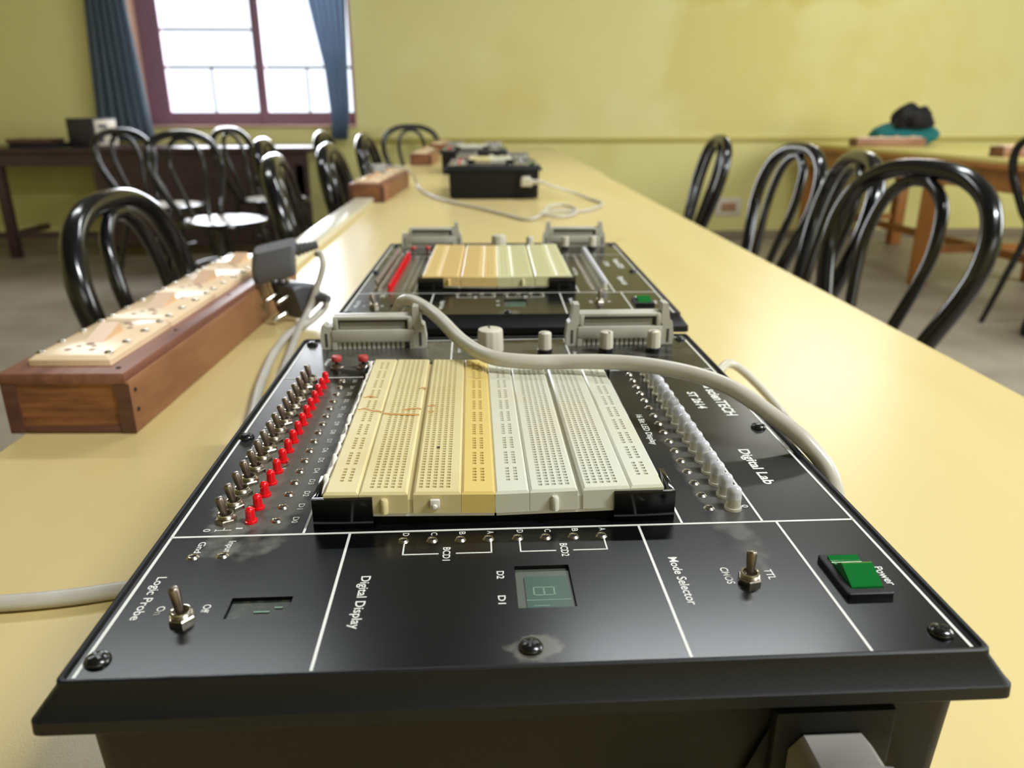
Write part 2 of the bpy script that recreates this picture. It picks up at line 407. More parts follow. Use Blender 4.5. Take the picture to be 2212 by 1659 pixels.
# ------------------------------------------------------------------ chairs
def make_chair(label, group):
    t = thing('bentwood_chair', label, 'chair', (0, 0, 0), 0, group)
    ws, tb, rk, off, H, wz = 1.016, .56, .108, -.196, .876, .721
    half = [(.203*tb*ws, .45), (.203*ws*(tb+(1-tb)*.35), .55), (.203*ws*(tb+(1-tb)*.85), .66), (.203*ws, wz), (.195*ws, wz+.06), (.160*ws, H-.042), (.09*ws, H-.008), (0, H)]
    def yk(z): return off-rk*(z-.45)/.44
    lower = [(.205, -.265, 0.0), (.165, -.225, .22)]
    L = [lower[0], lower[1]] + [(a, yk(z), z) for a, z in half]
    full = L + [(-a, b, c) for a, b, c in L[::-1][1:]]
    P = spline(full, 6)
    R = [.013+.0065*min(1, p.z/.55) for p in P]
    MB().tube(P, R, 12, flat=(.95, 1.0)).build('back_frame', M_chair, t, smooth=80)
    ih = [(.045, .455), (.062, .56), (.086, .66), (.094, .735), (.076, .81), (.035, .846), (0, .853)]
    I = [(a, yk(z)+.004, z) for a, z in ih]; I = I + [(-a, b, c) for a, b, c in I[::-1][1:]]
    MB().tube(spline(I, 6), .0125, 10).build('inner_hoop', M_chair, t, smooth=80)
    st = MB(); st.lathe([(0, .435), (.17, .435), (.205, .44), (.212, .452), (.208, .466), (.19, .470), (.18, .468)], 36)
    st.build('seat', M_chair, t)
    MB().lathe([(.182, .4675), (.17, .466), (.10, .462), (0, .461)], 36).build('seat_panel', M_seat, t)
    for sx in (-1, 1):
        MB().tube(spline([(sx*.12, .12, .44), (sx*.15, .155, .25), (sx*.18, .19, 0)], 4), [.016]*9, 10).build('leg', M_chair, t, smooth=80)
    rg = [(.155*math.cos(a), .155*math.sin(a)-.02, .24) for a in [2*PI*k/28 for k in range(28)]]
    MB().tube(rg, .009, 8, closed=True).build('leg_ring', M_chair, t, smooth=80)
    return t
GC = 'black bentwood style chairs'
chair0 = None
chairs = [
 (.606, 1.461, 103, 'nearest black hoop-back chair on the right side of the long table', 'chairs right of the long table'),
 (.655, 1.95, 80, 'black hoop-back chair partly hidden behind the nearest one on the right', 'chairs right of the long table'),
 (.70, 2.377, 92, 'black hoop-back chair right of the table, third from the front', 'chairs right of the long table'),
 (.70, 3.20, 86, 'farthest black hoop-back chair on the right side, seen edge-on against the yellow wall', 'chairs right of the long table'),
 (-.315, 1.335, 270, 'large black hoop-back chair tucked at the left beside the wooden socket box', 'chairs left of the long table'),
 (-.16, 1.90, 278, 'black hoop-back chair at the left table edge beside the plastic trunking', 'chairs left of the long table'),
 (-.14, 2.48, 271, 'black hoop-back chair at the left table edge next to the second wooden socket box', 'chairs left of the long table'),
 (-.17, 3.52, 268, 'black chair at the left table edge just short of the third wooden socket box', 'chairs left of the long table'),
 (-.47, 3.02, 275, 'black chair pulled back from the left table edge, seen side-on before the window', 'chairs left of the long table'),
 (-.43, 3.97, 268, 'black chair pulled back from the left table edge, near the foot of the gathered curtain', 'chairs left of the long table'),
 (-1.26, 4.02, 232, 'black chair with pale round seat, the nearest one standing in front of the dark desk', 'chairs before the dark desk'),
 (-1.80, 4.72, 245, 'black chair behind and left of the nearest pale seated chair by the dark desk', 'chairs before the dark desk'),
 (-1.24, 5.04, 252, 'black chair farthest back in front of the dark desk under the window', 'chairs before the dark desk'),
 (-.37, 5.66, 195, 'black hoop-back chair facing the camera past the far left end of the tables', 'chairs left of the long table'),
 (2.76, 3.34, 272, 'black chair cut by the right edge of the picture beside the orange wood table', 'chairs at the orange table'),
]
for i, (x, y, a, lb, gp) in enumerate(chairs):
    if i == 0: chair0 = c = make_chair(lb, gp)
    else: c = copy_tree(chair0)
    c.location = (x, y, 0); c.rotation_euler = (0, 0, math.radians(a)); c['label'] = lb; c['group'] = gp
    if i == 4: c.scale = (.965, .965, .965)

# ------------------------------------------------------------------ dark desk at the far left, and what stands on it
d = thing('dark_desk', 'long dark brown desk against the far wall under the window', 'desk', (-2.7, 5.85, 0))
MB().box(-1.9, 1.6, -.28, .30, .715, .75, .004).build('desk_top', M_dark, d)
MB().box(-1.86, 1.56, -.25, -.23, .63, .715).build('apron', M_dark, d)
MB().box(.15, 1.56, -.245, -.225, .08, .63).build('front_panel', M_dark, d)
for lx in (-1.75, -.55, .12, 1.5):
    MB().box(lx-.03, lx+.03, -.245, -.185, 0, .715, .003).build('leg', M_dark, d)
MB().box(-1.75, .12, -.232, -.2, .14, .18).build('foot_rail', M_dark, d)
for lx in (-1.75, -.55): MB().box(lx-.022, lx+.022, -.19, .25, .14, .18).build('side_rail', M_dark, d)
ib = thing('instrument_box', 'dark box with a beige printed front panel standing on the dark desk', 'box', (-2.64, 5.78, .75), math.radians(-25))
MB().box(-.13, .12, -.1, .1, 0, .19, .006).build('box_case', M_slate, ib)
lp = MB().box(.121, .128, -.088, .088, .01, .178, .002).build('front_label', M_label, ib)
pm = MB()
for (a, b, c_, e) in ((-.06, .01, .125, .15), (.0, .05, .095, .12), (.03, .07, .03, .09), (-.07, -.03, .03, .075)): pm.box(.1281, .1289, a, b, c_, e)
pm.build('panel_marking', M_slate, ib)
bk = MB().box(-.16, .16, -.11, .11, 0, .030, .003).build('book', M_blackcloth, loc=(-2.98, 5.72, .75)); tag(bk, 'dark flat book at the bottom of the stack on the dark desk', 'book', 'books on the dark desk')
bk = MB().box(-.165, .13, -.10, .11, 0, .026, .003).build('book', M_woodframe, loc=(-3.0, 5.73, .7805), rot=(0, 0, .06)); tag(bk, 'red brown flat book on top of the stack on the dark desk', 'book', 'books on the dark desk')

# ------------------------------------------------------------------ orange table at the right, and what lies on it
d = thing('orange_table', 'orange brown wooden table with pale yellow top at the right by the far wall', 'table', (3.0, 4.50, 0), math.radians(4.0))
MB().box(-.46, .46, -1.48, 1.48, .735, .76, .003).build('table_top', M_green, d)
MB().box(-.47, .47, -1.49, 1.49, .705, .7345, .004).build('top_frame', M_orange, d)
for sx in (-1, 1): MB().box(sx*.42-.015, sx*.42+.015, -1.44, 1.44, .60, .705).build('apron', M_orange, d)
for sy in (-1, 1): MB().box(-.42, .42, sy*1.42-.015, sy*1.42+.015, .60, .705).build('apron', M_orange, d)
for lx in (-.37, .37):
    for ly in (-1.43, -.09, 1.34):
        MB().box(lx-.04, lx+.04, ly-.04, ly+.04, 0, .705, .004).build('leg', M_orange, d)
for ly in (-1.38, -.09, 1.34): MB().box(-.37, .37, ly-.015, ly+.015, .19, .235).build('stretcher', M_orange, d)
MB().box(-.02, .02, -1.38, 1.34, .19, .235).build('long_stretcher', M_orange, d)

def blob(name, label, cat, m, loc, size, seed, rough=.12, lobes=None, rz=0, group=None):
    rnd = random.Random(seed); bm = bmesh.new(); bmesh.ops.create_icosphere(bm, subdivisions=4, radius=1)
    ph = [(Vector((rnd.uniform(-1, 1), rnd.uniform(-1, 1), rnd.uniform(-1, 1)))*rnd.uniform(2, 7), rnd.uniform(0, 6)) for _ in range(9)]
    for v in bm.verts:
        n = v.co.normalized(); k = 1+sum(math.sin(n.dot(a)+p) for a, p in ph)*rough/3
        zz = n.z*k
        zz = max(zz, -.5)+.5
        v.co = Vector((n.x*k*size[0], n.y*k*size[1], zz*size[2]/1.5))
    me = bpy.data.meshes.new(name); bm.to_mesh(me); bm.free(); me.materials.append(m)
    me.polygons.foreach_set('use_smooth', [True]*len(me.polygons)); me.update()
    o = link(name, me, None, loc, (0, 0, rz)); return tag(o, label, cat, group)
blob('folded_cloth', 'teal cloth bundle lying on the orange wood table', 'cloth', M_teal, (2.97, 5.42, .7605), (.235, .13, .15), 3, .10)
blob('cloth_bundle', 'black cloth heaped on top of the teal bundle', 'cloth', M_blackcloth, (3.0, 5.36, .868), (.125, .11, .15), 5, .26)
blob('cloth_bag', 'navy cloth bag on the floor at the right edge of the picture', 'bag', M_navy, (2.60, 3.26, .002), (.085, .08, .19), 8, .1)

# ------------------------------------------------------------------ wooden socket boxes
def socket_box(label, loc, rz, group):
    """wooden extension box, base at z = 0, near end at y = 0, length .48 towards +y"""
    t = thing('socket_box', label, 'socket box', loc, rz, group)
    L, Wd, H = .485, .097, .049
    b = MB()
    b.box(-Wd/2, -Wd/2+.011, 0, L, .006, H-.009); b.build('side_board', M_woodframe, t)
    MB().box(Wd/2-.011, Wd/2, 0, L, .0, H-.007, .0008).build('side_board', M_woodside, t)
    MB().box(-Wd/2+.011, Wd/2-.0112, .0008, .012, .006, H-.009).build('end_board', M_woodend, t)
    MB().box(-Wd/2+.011, Wd/2-.0112, L-.012, L-.0008, .006, H-.009).build('end_board', M_woodend, t)
    MB().box(-Wd/2, Wd/2-.0112, 0, L, 0, .006, .0006).build('base_board', M_woodframe, t)
    for ea, eb in ((-Wd/2, -Wd/2+.011), (Wd/2-.011, Wd/2)): MB().box(ea, eb, -.0006, 0, .0, H-.009).build('corner_post', M_woodframe, t)
    MB().box(-Wd/2-.001, Wd/2-.002, -.001, L+.001, H-.009, H, .0012).build('lid', M_woodtop, t)
    ns = MB()
    for y in (.014, .047): pass
    for z in (.017, .033): ns.lathe([(0, .0006), (.0018, .0005), (.002, 0)], 10, tf=T_((Wd/2, .008, z)) @ RY(PI/2))
    for y in (.012, .12, .26, .40): ns.lathe([(0, .0008), (.0018, .0006), (.002, 0)], 10, tf=T_((Wd/2-.012, y, H)))
    ns.build('nail', M_hole, t)
    # four socket plates in a row
    pw, pl, px = .064, .112, -.004
    for k in range(4):
        y0 = .018+k*.1135
        p = MB()
        r0 = rrect(px-pw/2, px+pw/2, y0, y0+pl, .002, H, 2); r1 = rrect(px-pw/2, px+pw/2, y0, y0+pl, .002, H+.0045, 2)
        r2 = rrect(px-pw/2+.004, px+pw/2-.004, y0+.004, y0+pl-.004, .002, H+.0075, 2)
        p.loft([r0, r1, r2], cap1=True); po = p.build('socket_plate', M_cream, t, smooth=30)
        hz = H+.0076
        for cy in (y0+.024, y0+.089):
            hm = MB()
            for hx, hy, hr in ((0, .010, .0034), (-.0095, -.006, .0026), (.0095, -.006, .0026), (-.006, .004, .0022), (.006, .004, .0022)):
                hm.lathe([(0, 0.0), (hr, 0.0), (hr+.0004, -.0002)], 12, tf=T_((px+hx, cy+hy, hz)))
            hm.build('socket_outlet', M_creamhole, po)
        # rocker switch: a raised wedge
        yc = y0+.056
        wg = [(px-.008, yc-.017, hz), (px+.008, yc-.017, hz), (px+.008, yc+.017, hz), (px-.008, yc+.017, hz),
              (px-.008, yc+.015, hz+.0085), (px+.008, yc+.015, hz+.0085)]
        MB().add(wg, [(3, 2, 1, 0), (0, 1, 5, 4), (1, 2, 5), (0, 4, 3), (3, 4, 5, 2)]).build('rocker', M_rock, po, smooth=0)
        for sx in (-1, 1):
            for cy in (y0+.010, y0+.040, y0+.073, y0+.104):
                MB().lathe([(0, .0021), (.0020, .0019), (.0033, .0010), (.0036, 0)], 12, tf=T_((px+sx*.0265, cy, H+.0072))).build('screw', M_steel, po)
    return t
SB = socket_box('long wooden socket box with cream socket plates at the left of the nearest trainer box', (-.3105, .562, .7505), math.radians(-2.6), 'wooden socket boxes')
for lb, loc, rz in (
    ('wooden socket box on the left table edge with a grey plug, just past the trunking', (-.286, 2.145, .7505), math.radians(-3.6)),
    ('small looking wooden socket box left of the farthest trainer box', (-.232, 3.66, .7505), math.radians(-2)),
    ('farthest wooden socket box, at the very end of the yellow tables', (-.20, 4.72, .7505), math.radians(-4)),
    ('wooden socket box lying in front of the teal cloth on the orange table', (2.52, 5.19, .7605), math.radians(-86)),
    ('wooden socket box on the orange table close to the right edge of the picture', (2.66, 3.93, .7605), math.radians(-84))):
    c = copy_tree(SB); c.location = loc; c.rotation_euler = (0, 0, rz); c['label'] = lb
# trunking along the left table edge
tr = MB()
tr.box(0, .050, 0, .98, 0, .013, .002)
o = tr.build('plastic_trunking', M_pvc, loc=(-.331, 1.17, .7502), rot=(0, 0, -.0135)); tag(o, 'long off white plastic trunking lying along the left table edge', 'trunking')

# ------------------------------------------------------------------ the digital trainer box  (local metres: x right, y away, z up; panel face at z = PZ)
PZ = .090
mm = .001
def text_meshes(items, parent):
    """items: (string, x, y0, y1, capheight) in mm: text runs from y0 down to y1, letter tops to +x. returns MB in panel coords"""
    for s, x, y0, y1, cap, *o in items:
        out = MB()
        cu = bpy.data.curves.new('caption', 'FONT'); cu.body = s; cu.size = 1.0; cu.extrude = 0.0; cu.resolution_u = 3
        cu.offset = .012 if not o else o[0]
        ob = bpy.data.objects.new('caption', cu); COL.objects.link(ob)
        me = bpy.data.meshes.new_from_object(ob)
        xs = [v.co.x for v in me.vertices]; x_0, x_1 = min(xs), max(xs)
        sx = abs(y0-y1)/max(1e-6, x_1-x_0); sy = cap/.70
        vs = [((x+v.co.y*sy)*mm, (y0-(v.co.x-x_0)*sx)*mm, PZ+.00012) for v in me.vertices]
        out.add(vs, [tuple(p.vertices) for p in me.polygons])
        bpy.data.objects.remove(ob); bpy.data.curves.remove(cu); bpy.data.meshes.remove(me)
        if s == 'scienTECH':    # the maker's mark: a small slanted block ahead of the name
            out.add([(.2385, .2225, PZ+.00012), (.2440, .2255, PZ+.00012), (.2440, .2222, PZ+.00012), (.2412, .2190, PZ+.00012), (.2385, .2190, PZ+.00012)], [(0, 1, 2, 3, 4)])
        out.build('panel_caption', M_print, parent, smooth=0)

def plate_with_holes(x0, x1, y0, y1, z, holes, depth):
    """flat plate whose rectangular holes drop by depth; returns MB"""
    xs = sorted({x0, x1, *[h[0] for h in holes], *[h[1] for h in holes]})
    ys = sorted({y0, y1, *[h[2] for h in holes], *[h[3] for h in holes]})
    m = MB()
    for i in range(len(xs)-1):
        for j in range(len(ys)-1):
            cx, cy = (xs[i]+xs[i+1])/2, (ys[j]+ys[j+1])/2
            if any(h[0] < cx < h[1] and h[2] < cy < h[3] for h in holes): continue
            m.add([(xs[i], ys[j], z), (xs[i+1], ys[j], z), (xs[i+1], ys[j+1], z), (xs[i], ys[j+1], z)], [(0, 1, 2, 3)])
    for a, b, c, d in holes:
        zb = z-depth
        m.add([(a, c, z), (b, c, z), (b, d, z), (a, d, z), (a, c, zb), (b, c, zb), (b, d, zb), (a, d, zb)],
              [(0, 4, 5, 1), (1, 5, 6, 2), (2, 6, 7, 3), (3, 7, 4, 0), (4, 7, 6, 5)])
    return m

def hole_strip(x0, x1, y0, y1, z0, z1, cols, rows, hs=.00075, dp=.0016, ch=.0009):
    """breadboard strip with chamfered top and square recessed contact holes"""
    m = MB()
    cols = sorted(cols); rows = sorted(rows)
    xa, xb, ya, yb = x0+ch, x1-ch, y0+ch, y1-ch
    xs = [xa]
    for c in cols: xs += [c-hs, c+hs]
    xs.append(xb)
    ys = [ya]
    for r_ in rows: ys += [r_-hs, r_+hs]
    ys.append(yb)
    nx, ny = len(xs), len(ys)
    V = [(x, y, z1) for y in ys for x in xs]; F = []
    hv = []; hf = []
    for j in range(ny-1):
        for i in range(nx-1):
            if i % 2 == 1 and j % 2 == 1:
                a, b, c, d = xs[i], xs[i+1], ys[j], ys[j+1]; k = len(hv)
                s_ = .00025
                hv += [(a, c, z1), (b, c, z1), (b, d, z1), (a, d, z1), (a+s_, c+s_, z1-dp), (b-s_, c+s_, z1-dp), (b-s_, d-s_, z1-dp), (a+s_, d-s_, z1-dp)]
                hf += [(k, k+4, k+5, k+1), (k+1, k+5, k+6, k+2), (k+2, k+6, k+7, k+3), (k+3, k+7, k+4, k), (k+4, k+7, k+6, k+5)]
            else: F.append((j*nx+i, j*nx+i+1, (j+1)*nx+i+1, (j+1)*nx+i))
    m.add(V, F); m.add(hv, hf)
    # chamfer ring and sides
    r1 = [(xa, ya, z1), (xb, ya, z1), (xb, yb, z1), (xa, yb, z1)]
    r2 = [(x0, y0, z1-ch), (x1, y0, z1-ch), (x1, y1, z1-ch), (x0, y1, z1-ch)]
    r3 = [(x0, y0, z0), (x1, y0, z0), (x1, y1, z0), (x0, y1, z0)]
    m.loft([r3, r2, r1], cap0=True)
    return m

def board_meshes():
    """strip meshes in board coords: x 0..62.7 mm, y 0..160 mm, z 0..8.5 mm"""
    L = .160; H = .0085; p = L*.97/64
    rr = [.0035+p*(k+.5) for k in range(64)]
    m1 = hole_strip(.0128, .0306, 0, L, 0, H, [.0170+.00254*k for k in range(5)], rr)
    m2 = hole_strip(.0325, .0501, 0, L, 0, H, [.0350+.00254*k for k in range(5)], rr)
    m2.box(.0305, .0326, .0004, L-.0004, 0, H-.003)
    for x in (.022, ): m1.lathe([(0, .0065), (.0011, .0062), (.0015, .0055), (.0015, .0006)], 12, tf=T_((x, -.0006, 0)))
    rg = []
    for g in range(10):
        for k in range(5): rg.append(.010+g*.0148+k*.00245)
    ra = hole_strip(.0, .01265, 0, L, 0, H, [.0052, .0082], rg)
    rb = hole_strip(.0502, .0627, 0, L, 0, H, [.0550, .0580], rg)
    return [ra.mesh('power_rail', M_bb1, 0), m1.mesh('terminal_strip', M_bb1, 30), m2.mesh('terminal_strip', M_bb1, 30), rb.mesh('power_rail', M_bb1y, 0)]
BM = board_meshes()

SOCK = MB().lathe([(.00105, .0002), (.0012, .0006), (.0015, .0007), (.0019, .0003), (.0022, 0)], 20).lathe([(0, .00025), (.00106, .00025)], 20, mi=1)
ME_sock = None
def led_mesh(r, h, fl, mats, name):
    m = MB(); dome = [(r*math.cos(a), h-r+r*math.sin(a)) for a in [PI/2*k/6 for k in range(6)]]
    if len(mats) == 1:
        m.lathe([(0, 0), (fl, 0), (fl, .0009), (r, .0010)] + dome + [(0, h)], 18)
    else:
        zm = h*.48
        m.lathe([(0, 0), (fl, 0), (fl, .0010), (r*1.02, .0012), (r*1.02, zm)], 20, mi=1)
        m.lathe([(r*1.02, zm)] + dome + [(0, h)], 20, mi=0)
    return m.mesh(name, mats, 40)
def hexnut(): 
    m = MB(); R = .0041
    hexa = [(R*math.cos(PI/6+k*PI/3), R*math.sin(PI/6+k*PI/3)) for k in range(6)]
    m.loft([[(x, y, 0) for x, y in hexa], [(x, y, .0014) for x, y in hexa], [(x*.9, y*.9, .0018) for x, y in hexa]], cap1=True)
    prof = [(.0031, .0017)]
    for k in range(4): prof += [(.0029, .0018+k*.0004), (.0031, .0020+k*.0004)]
    prof += [(.0030, .0035), (.0027, .0036), (.0023, .0034), (.0020, .0018), (0, .0018)]
    m.lathe(prof, 20)
    return m.mesh('hex_nut', M_steel, 30)
def lever_mesh(L):
    m = MB(); m.lathe([(.0010, 0), (.0012, .0014), (.00145, L*.4), (.0017, L-.0010), (.0015, L-.0003), (.0011, L), (0, L)], 16)
    return m.mesh('lever', M_lever, 40)
def knob_mesh(R, H, collar, n):
    m = MB(); rings = []; z0 = collar
    for z, s in ((z0, 1.0), (H-.0015, .94), (H-.0004, .88)):
        ring = []
        for k in range(n*4):
            a = 2*PI*k/(n*4); fl = 1-.055*(0.5-.5*math.cos(2*PI*(k % 4)/4)) if s > .9 else 1.0
            ring.append((R*s*fl*math.cos(a), R*s*fl*math.sin(a), z))
        rings.append(ring)
    rings.append([(x*.85, y*.85, H) for x, y, _ in rings[-1]])
    m.loft(rings, cap1=True, cap0=True)
    return m.mesh('knob_cap', M_knob, 40)

def make_trainer(label):
    t = thing('logic_trainer', label, 'electronics trainer', (0, 0, .75), 0, 'black digital trainer boxes')
    Wp, Lp = .2545, .3225
    # lower body
    b = MB(); b.loft([rrect(.003, .2515, .003, .3195, .006, .003), rrect(.0005, .254, .0005, .322, .006, .0775)], cap0=True, cap1=True)
    for fx in (.02, .234):
        for fy in (.02, .30): b.lathe([(0, 0), (.008, 0), (.009, .0031)], 14, tf=T_((fx, fy, 0)))
    body = b.build('case_body', M_case, t, smooth=40)
    # lid: flange with slope up to the panel bezel
    li = MB()
    z = PZ
    li.loft([rrect(.001, .2535, .001, .3215, .006, z-.0128), rrect(-.0082, .2621, -.0063, .3300, .0022, z-.0130),
             rrect(-.0089, .2628, -.0070, .3307, .0026, z-.0122), rrect(-.0087, .2626, -.0068, .3305, .0026, z-.0084),
             rrect(-.0080, .2619, -.0061, .3299, .0024, z-.0078), rrect(-.0026, .2571, -.0028, .3253, .0024, z-.0012),
             rrect(-.0024, .2569, -.0026, .3251, .0026, z+.0008), rrect(-.0018, .2563, -.0020, .3245, .0024, z+.0012),
             rrect(-.0010, .2555, -.0012, .3237, .002, z+.0010), rrect(-.0006, .2551, -.0008, .3233, .002, z-.0006)], cap0=True)
    li.build('case_lid', M_case, t, smooth=28)
    # thin moulded ridge across the sloping front
    # face plate
    holes = [(.0340, .0530, .0245, .0352), (.1238, .1422, .0252, .0485)]
    fp = plate_with_holes(-.0007, .2552, -.0009, .3234, PZ, holes, .0035).build('face_plate', M_panel, t, smooth=0)
    # displays
    dw = MB().box(.0342, .0528, .0247, .0350, PZ-.0034, PZ-.0012).build('display_window', M_lcddark, t)
    sg = MB(); sg.box(.042, .047, .0285, .0292, PZ-.00099, PZ-.0009); sg.box(.048, .0505, .0305, .0312, PZ-.00099, PZ-.0009); sg.build('display_segment', M_seg, dw)
    dw = MB().box(.1240, .1420, .0254, .0483, PZ-.0034, PZ-.0014).build('display_window', M_lcdglass, t)
    MB().box(.1268, .1410, .0262, .0436, PZ-.00139, PZ-.0010).build('display_board', M_pcb, dw)
    sg = MB()
    def seg(x0, x1, y0, y1): sg.box(x0, x1, y0, y1, PZ-.00099, PZ-.00092)
    for oy in (.0328, ):
        # an 8 lying on its side: figure reads from the right
        seg(.1292, .1362, oy, oy+.0005); seg(.1292, .1362, oy+.0042, oy+.0047)
        for sx in (.1292, .1325, .1358): seg(sx, sx+.0005, oy, oy+.0047)
    seg(.1268, .1410, .0302, .0306); seg(.1290, .1340, .0272, .0276)
    sg.build('display_segment', M_seg, dw)
    # printed lines
    ln = MB(); zt = PZ+.00015
    def hl(x0, x1, y, wd=.9): ln.box(x0*mm, x1*mm, (y-wd/2)*mm, (y+wd/2)*mm, PZ, zt)
    def vl(x, y0, y1, wd=.9): ln.box((x-wd/2)*mm, (x+wd/2)*mm, y0*mm, y1*mm, PZ, zt)
    vl(1.4, .3, 320, 1.0); vl(252.6, .3, 320, 1.0); hl(1, 253, 320.5, .8)
    hl(1, 253, 73.2, 1.0)
    vl(65.3, 0, 73); vl(171.2, 0, 73); vl(223.2, 0, 73)
    vl(48.3, 73, 248); vl(187.8, 73, 252); vl(218.2, 73, 252)
    hl(1, 48.5, 247.8, .7); hl(187.8, 253, 252, .7)
    vl(97, 250, 320); vl(171.5, 250, 320)
    for x0, x1, xm in ((85.6, 116.4, 101), (126.6, 157, 142)):
        vl(x0, 57.2, 64.5, .5); vl(x1, 57.2, 64.5, .5); hl(x0-.25, xm-3, 57.4, .5); hl(xm+3, x1+.25, 57.4, .5)
    hl(15.6, 21.4, 77.4, .35); vl(18.5, 77.4, 79, .35); vl(15.6, 76.7, 78.1, .35)
    ln.build('panel_line', M_print, fp, smooth=0)
    tx = [('Digital Lab', 230.2, 137.5, 103.0, 4.6, .025), ('ST 2614', 226.8, 213, 188.5, 4.6, .03), ('scienTECH', 238.3, 216.5, 178, 5.6, .03),
          ('16 Bit LED Display', 192.4, 181.5, 144.8, 3.0), ('Mode Selector', 176.9, 51.0, 24.0, 3.1), ('CMOS', 192.6, 43.8, 34.4, 2.6), ('TTL', 207.0, 42.0, 36.2, 2.6),
          ('Power', 244.3, 41.6, 31.0, 3.0), ('Digital Display', 73.2, 45.0, 17.5, 3.1), ('Logic Probe', 6.1, 48, 25.2, 3.0), ('On', 12.4, 31.8, 27.4, 2.4), ('Off', 26.3, 32.0, 27.8, 2.4),
          ('Gnd', 12.8, 69.5, 62.3, 2.4), ('Input', 23.0, 69.7, 62.3, 2.4), ('BCD1', 99.5, 61.4, 53.0, 2.6), ('BCD2', 140.7, 61.9, 53.6, 2.6),
          ('D2', 117.8, 45.6, 41.2, 2.4), ('D1', 117.8, 31.9, 27.5, 2.4), ('0', 11.2, 78.6, 76.6, 2.6), ('1', 22.8, 79.0, 78.0, 2.4), ('0', 214.4, 86.2, 84.2, 2.4),
          ('16 Bit Data Switches', 9.2, 187, 140.5, 3.4)]
    for k, ch in enumerate('DCBA'):
        tx.append((ch, 84.6+k*10.2, 71.8, 69.8, 2.3)); tx.append((ch, 126.0+k*10.1, 72.0, 70.0, 2.3))
    for k in range(16): tx.append(('D%d' % k, 42.2, 85.9+k*10.49, 81.4+k*10.49, 2.3))
    tx += [('Pulser', 20.5, 283, 270, 2.4), ('Clock', 101, 302, 292, 2.4), ('Freq', 174, 290, 282, 2.4)]
    text_meshes(tx, fp)
    # contacts
    me_s = SOCK.mesh('contact_socket', [M_steel, M_hole], 40)
    def sock(x, y): link('contact_socket', me_s, t, (x*mm, y*mm, PZ))
    for k in range(16): sock(36.3, 83.6+k*10.49)
    for k in range(16): sock(201.3, 84.8+k*10.62)
    for x in (85.0, 95.3, 105.4, 115.5, 126.0, 136.1, 146.2, 156.4): sock(x, 66.7)
    sock(13.4, 59.8); sock(23.3, 60.2)
    # switches
    me_n = hexnut(); me_l = lever_mesh(.0085); me_L = lever_mesh(.0094); me_m = lever_mesh(.0088)
    def toggle(x, y, lv, tx_, ty_, k=0):
        s = link('toggle_switch', me_n, t, (x*mm, y*mm, PZ), (0, 0, k*.37 % 1.04))
        o = link('lever', lv, s, (0, 0, .0016)); o.rotation_mode = 'XYZ'
        q = RZ(-(k*.37 % 1.04)) @ RX(ty_) @ RY(tx_); o.rotation_euler = q.to_euler()
    for k in range(16): toggle(17.6+.06*k, 84.2+k*10.5, me_l, math.radians(-13), math.radians(-4), k)
    toggle(21.9, 24.8, me_L, math.radians(-10), math.radians(-8), 1); toggle(200.2, 36.0, me_m, math.radians(4), math.radians(-12), 2)
    # leds
    me_r = led_mesh(.00175, .0064, .0024, [M_red], 'red_led'); me_w = led_mesh(.0028, .0100, .0034, [M_led, M_ledbase], 'white_led')
    for k in range(16): link('red_led', me_r, t, (.0270, (83.2+k*10.49)*mm, PZ))
    for k in range(16): link('white_led', me_w, t, (.2104+.00004*k, (84.0+k*10.62)*mm, PZ))
    # screws
    sc = MB(); sc.lathe([(.0036, 0), (.0036, .0004), (.0031, .0012), (.0018, .0019), (.0010, .0020), (.0008, .0012), (0, .0012)], 22)
    for a in (.6, .6+PI/2): sc.box(-.0022, .0022, -.0004, .0004, .0016, .00205, tf=RZ(a))
    me_sc = sc.mesh('screw', M_screw, 35)
    for x, y in ((4.9, 7.2), (126.4, 6.5), (247.4, 7.0), (3.6, 163.3), (248.6, 162.6), (5, 315.5), (250, 315.5)): link('screw', me_sc, t, (x*mm, y*mm, PZ+.0001), (0, 0, x))
    # power rocker
    pr = MB(); pr.loft([rrect(.2275, .2425, .0240, .0470, .0008, PZ), rrect(.2275, .2425, .0240, .0470, .0008, PZ+.0019), rrect(.2279, .2421, .0244, .0466, .0006, PZ+.0022),
                        rrect(.2297, .2403, .0266, .0450, .0004, PZ+.0022), rrect(.2297, .2403, .0266, .0450, .0004, PZ+.0004)], cap1=True)
    pw = pr.build('power_switch', M_case, t, smooth=30)
    prof = [(.0268, PZ+.0005), (.0448, PZ+.0005), (.0448, PZ+.0030), (.0430, PZ+.0024), (.0410, PZ+.0024), (.0385, PZ+.0036), (.0362, PZ+.0058), (.0352, PZ+.0060), (.0272, PZ+.0026)]
    n = len(prof); rk = MB()
    rk.add([(.2299, y, z) for y, z in prof]+[(.2401, y, z) for y, z in prof], [tuple(range(n))[::-1], tuple(range(n, 2*n))]+[(k, (k+1) % n, (k+1) % n+n, k+n) for k in range(n)])
    rk.build('rocker', M_green_r, pw, smooth=30)
    # push buttons
    for x in (29.5, 45.2):
        pb = MB(); pb.lathe([(0, 0), (.0042, 0), (.0042, .0010), (.0032, .0016), (.0030, .0030), (.0012, .0030)], 18)
        pb = pb.build('push_button', M_lever, t, (x*mm, .265, PZ))
        MB().lathe([(.0011, .0028), (.0011, .0048), (0, .0048)], 12).build('button_stem', M_collar, pb)
        MB().lathe([(0, .0046), (.0028, .0046), (.0030, .0050), (.0030, .0072), (.0026, .0078), (0, .0078)], 20).build('button_cap', M_push, pb)
    # knobs
    me_b = knob_mesh(.0086, .0150, .001, 12); me_k = knob_mesh(.0044, .0140, .0034, 10)
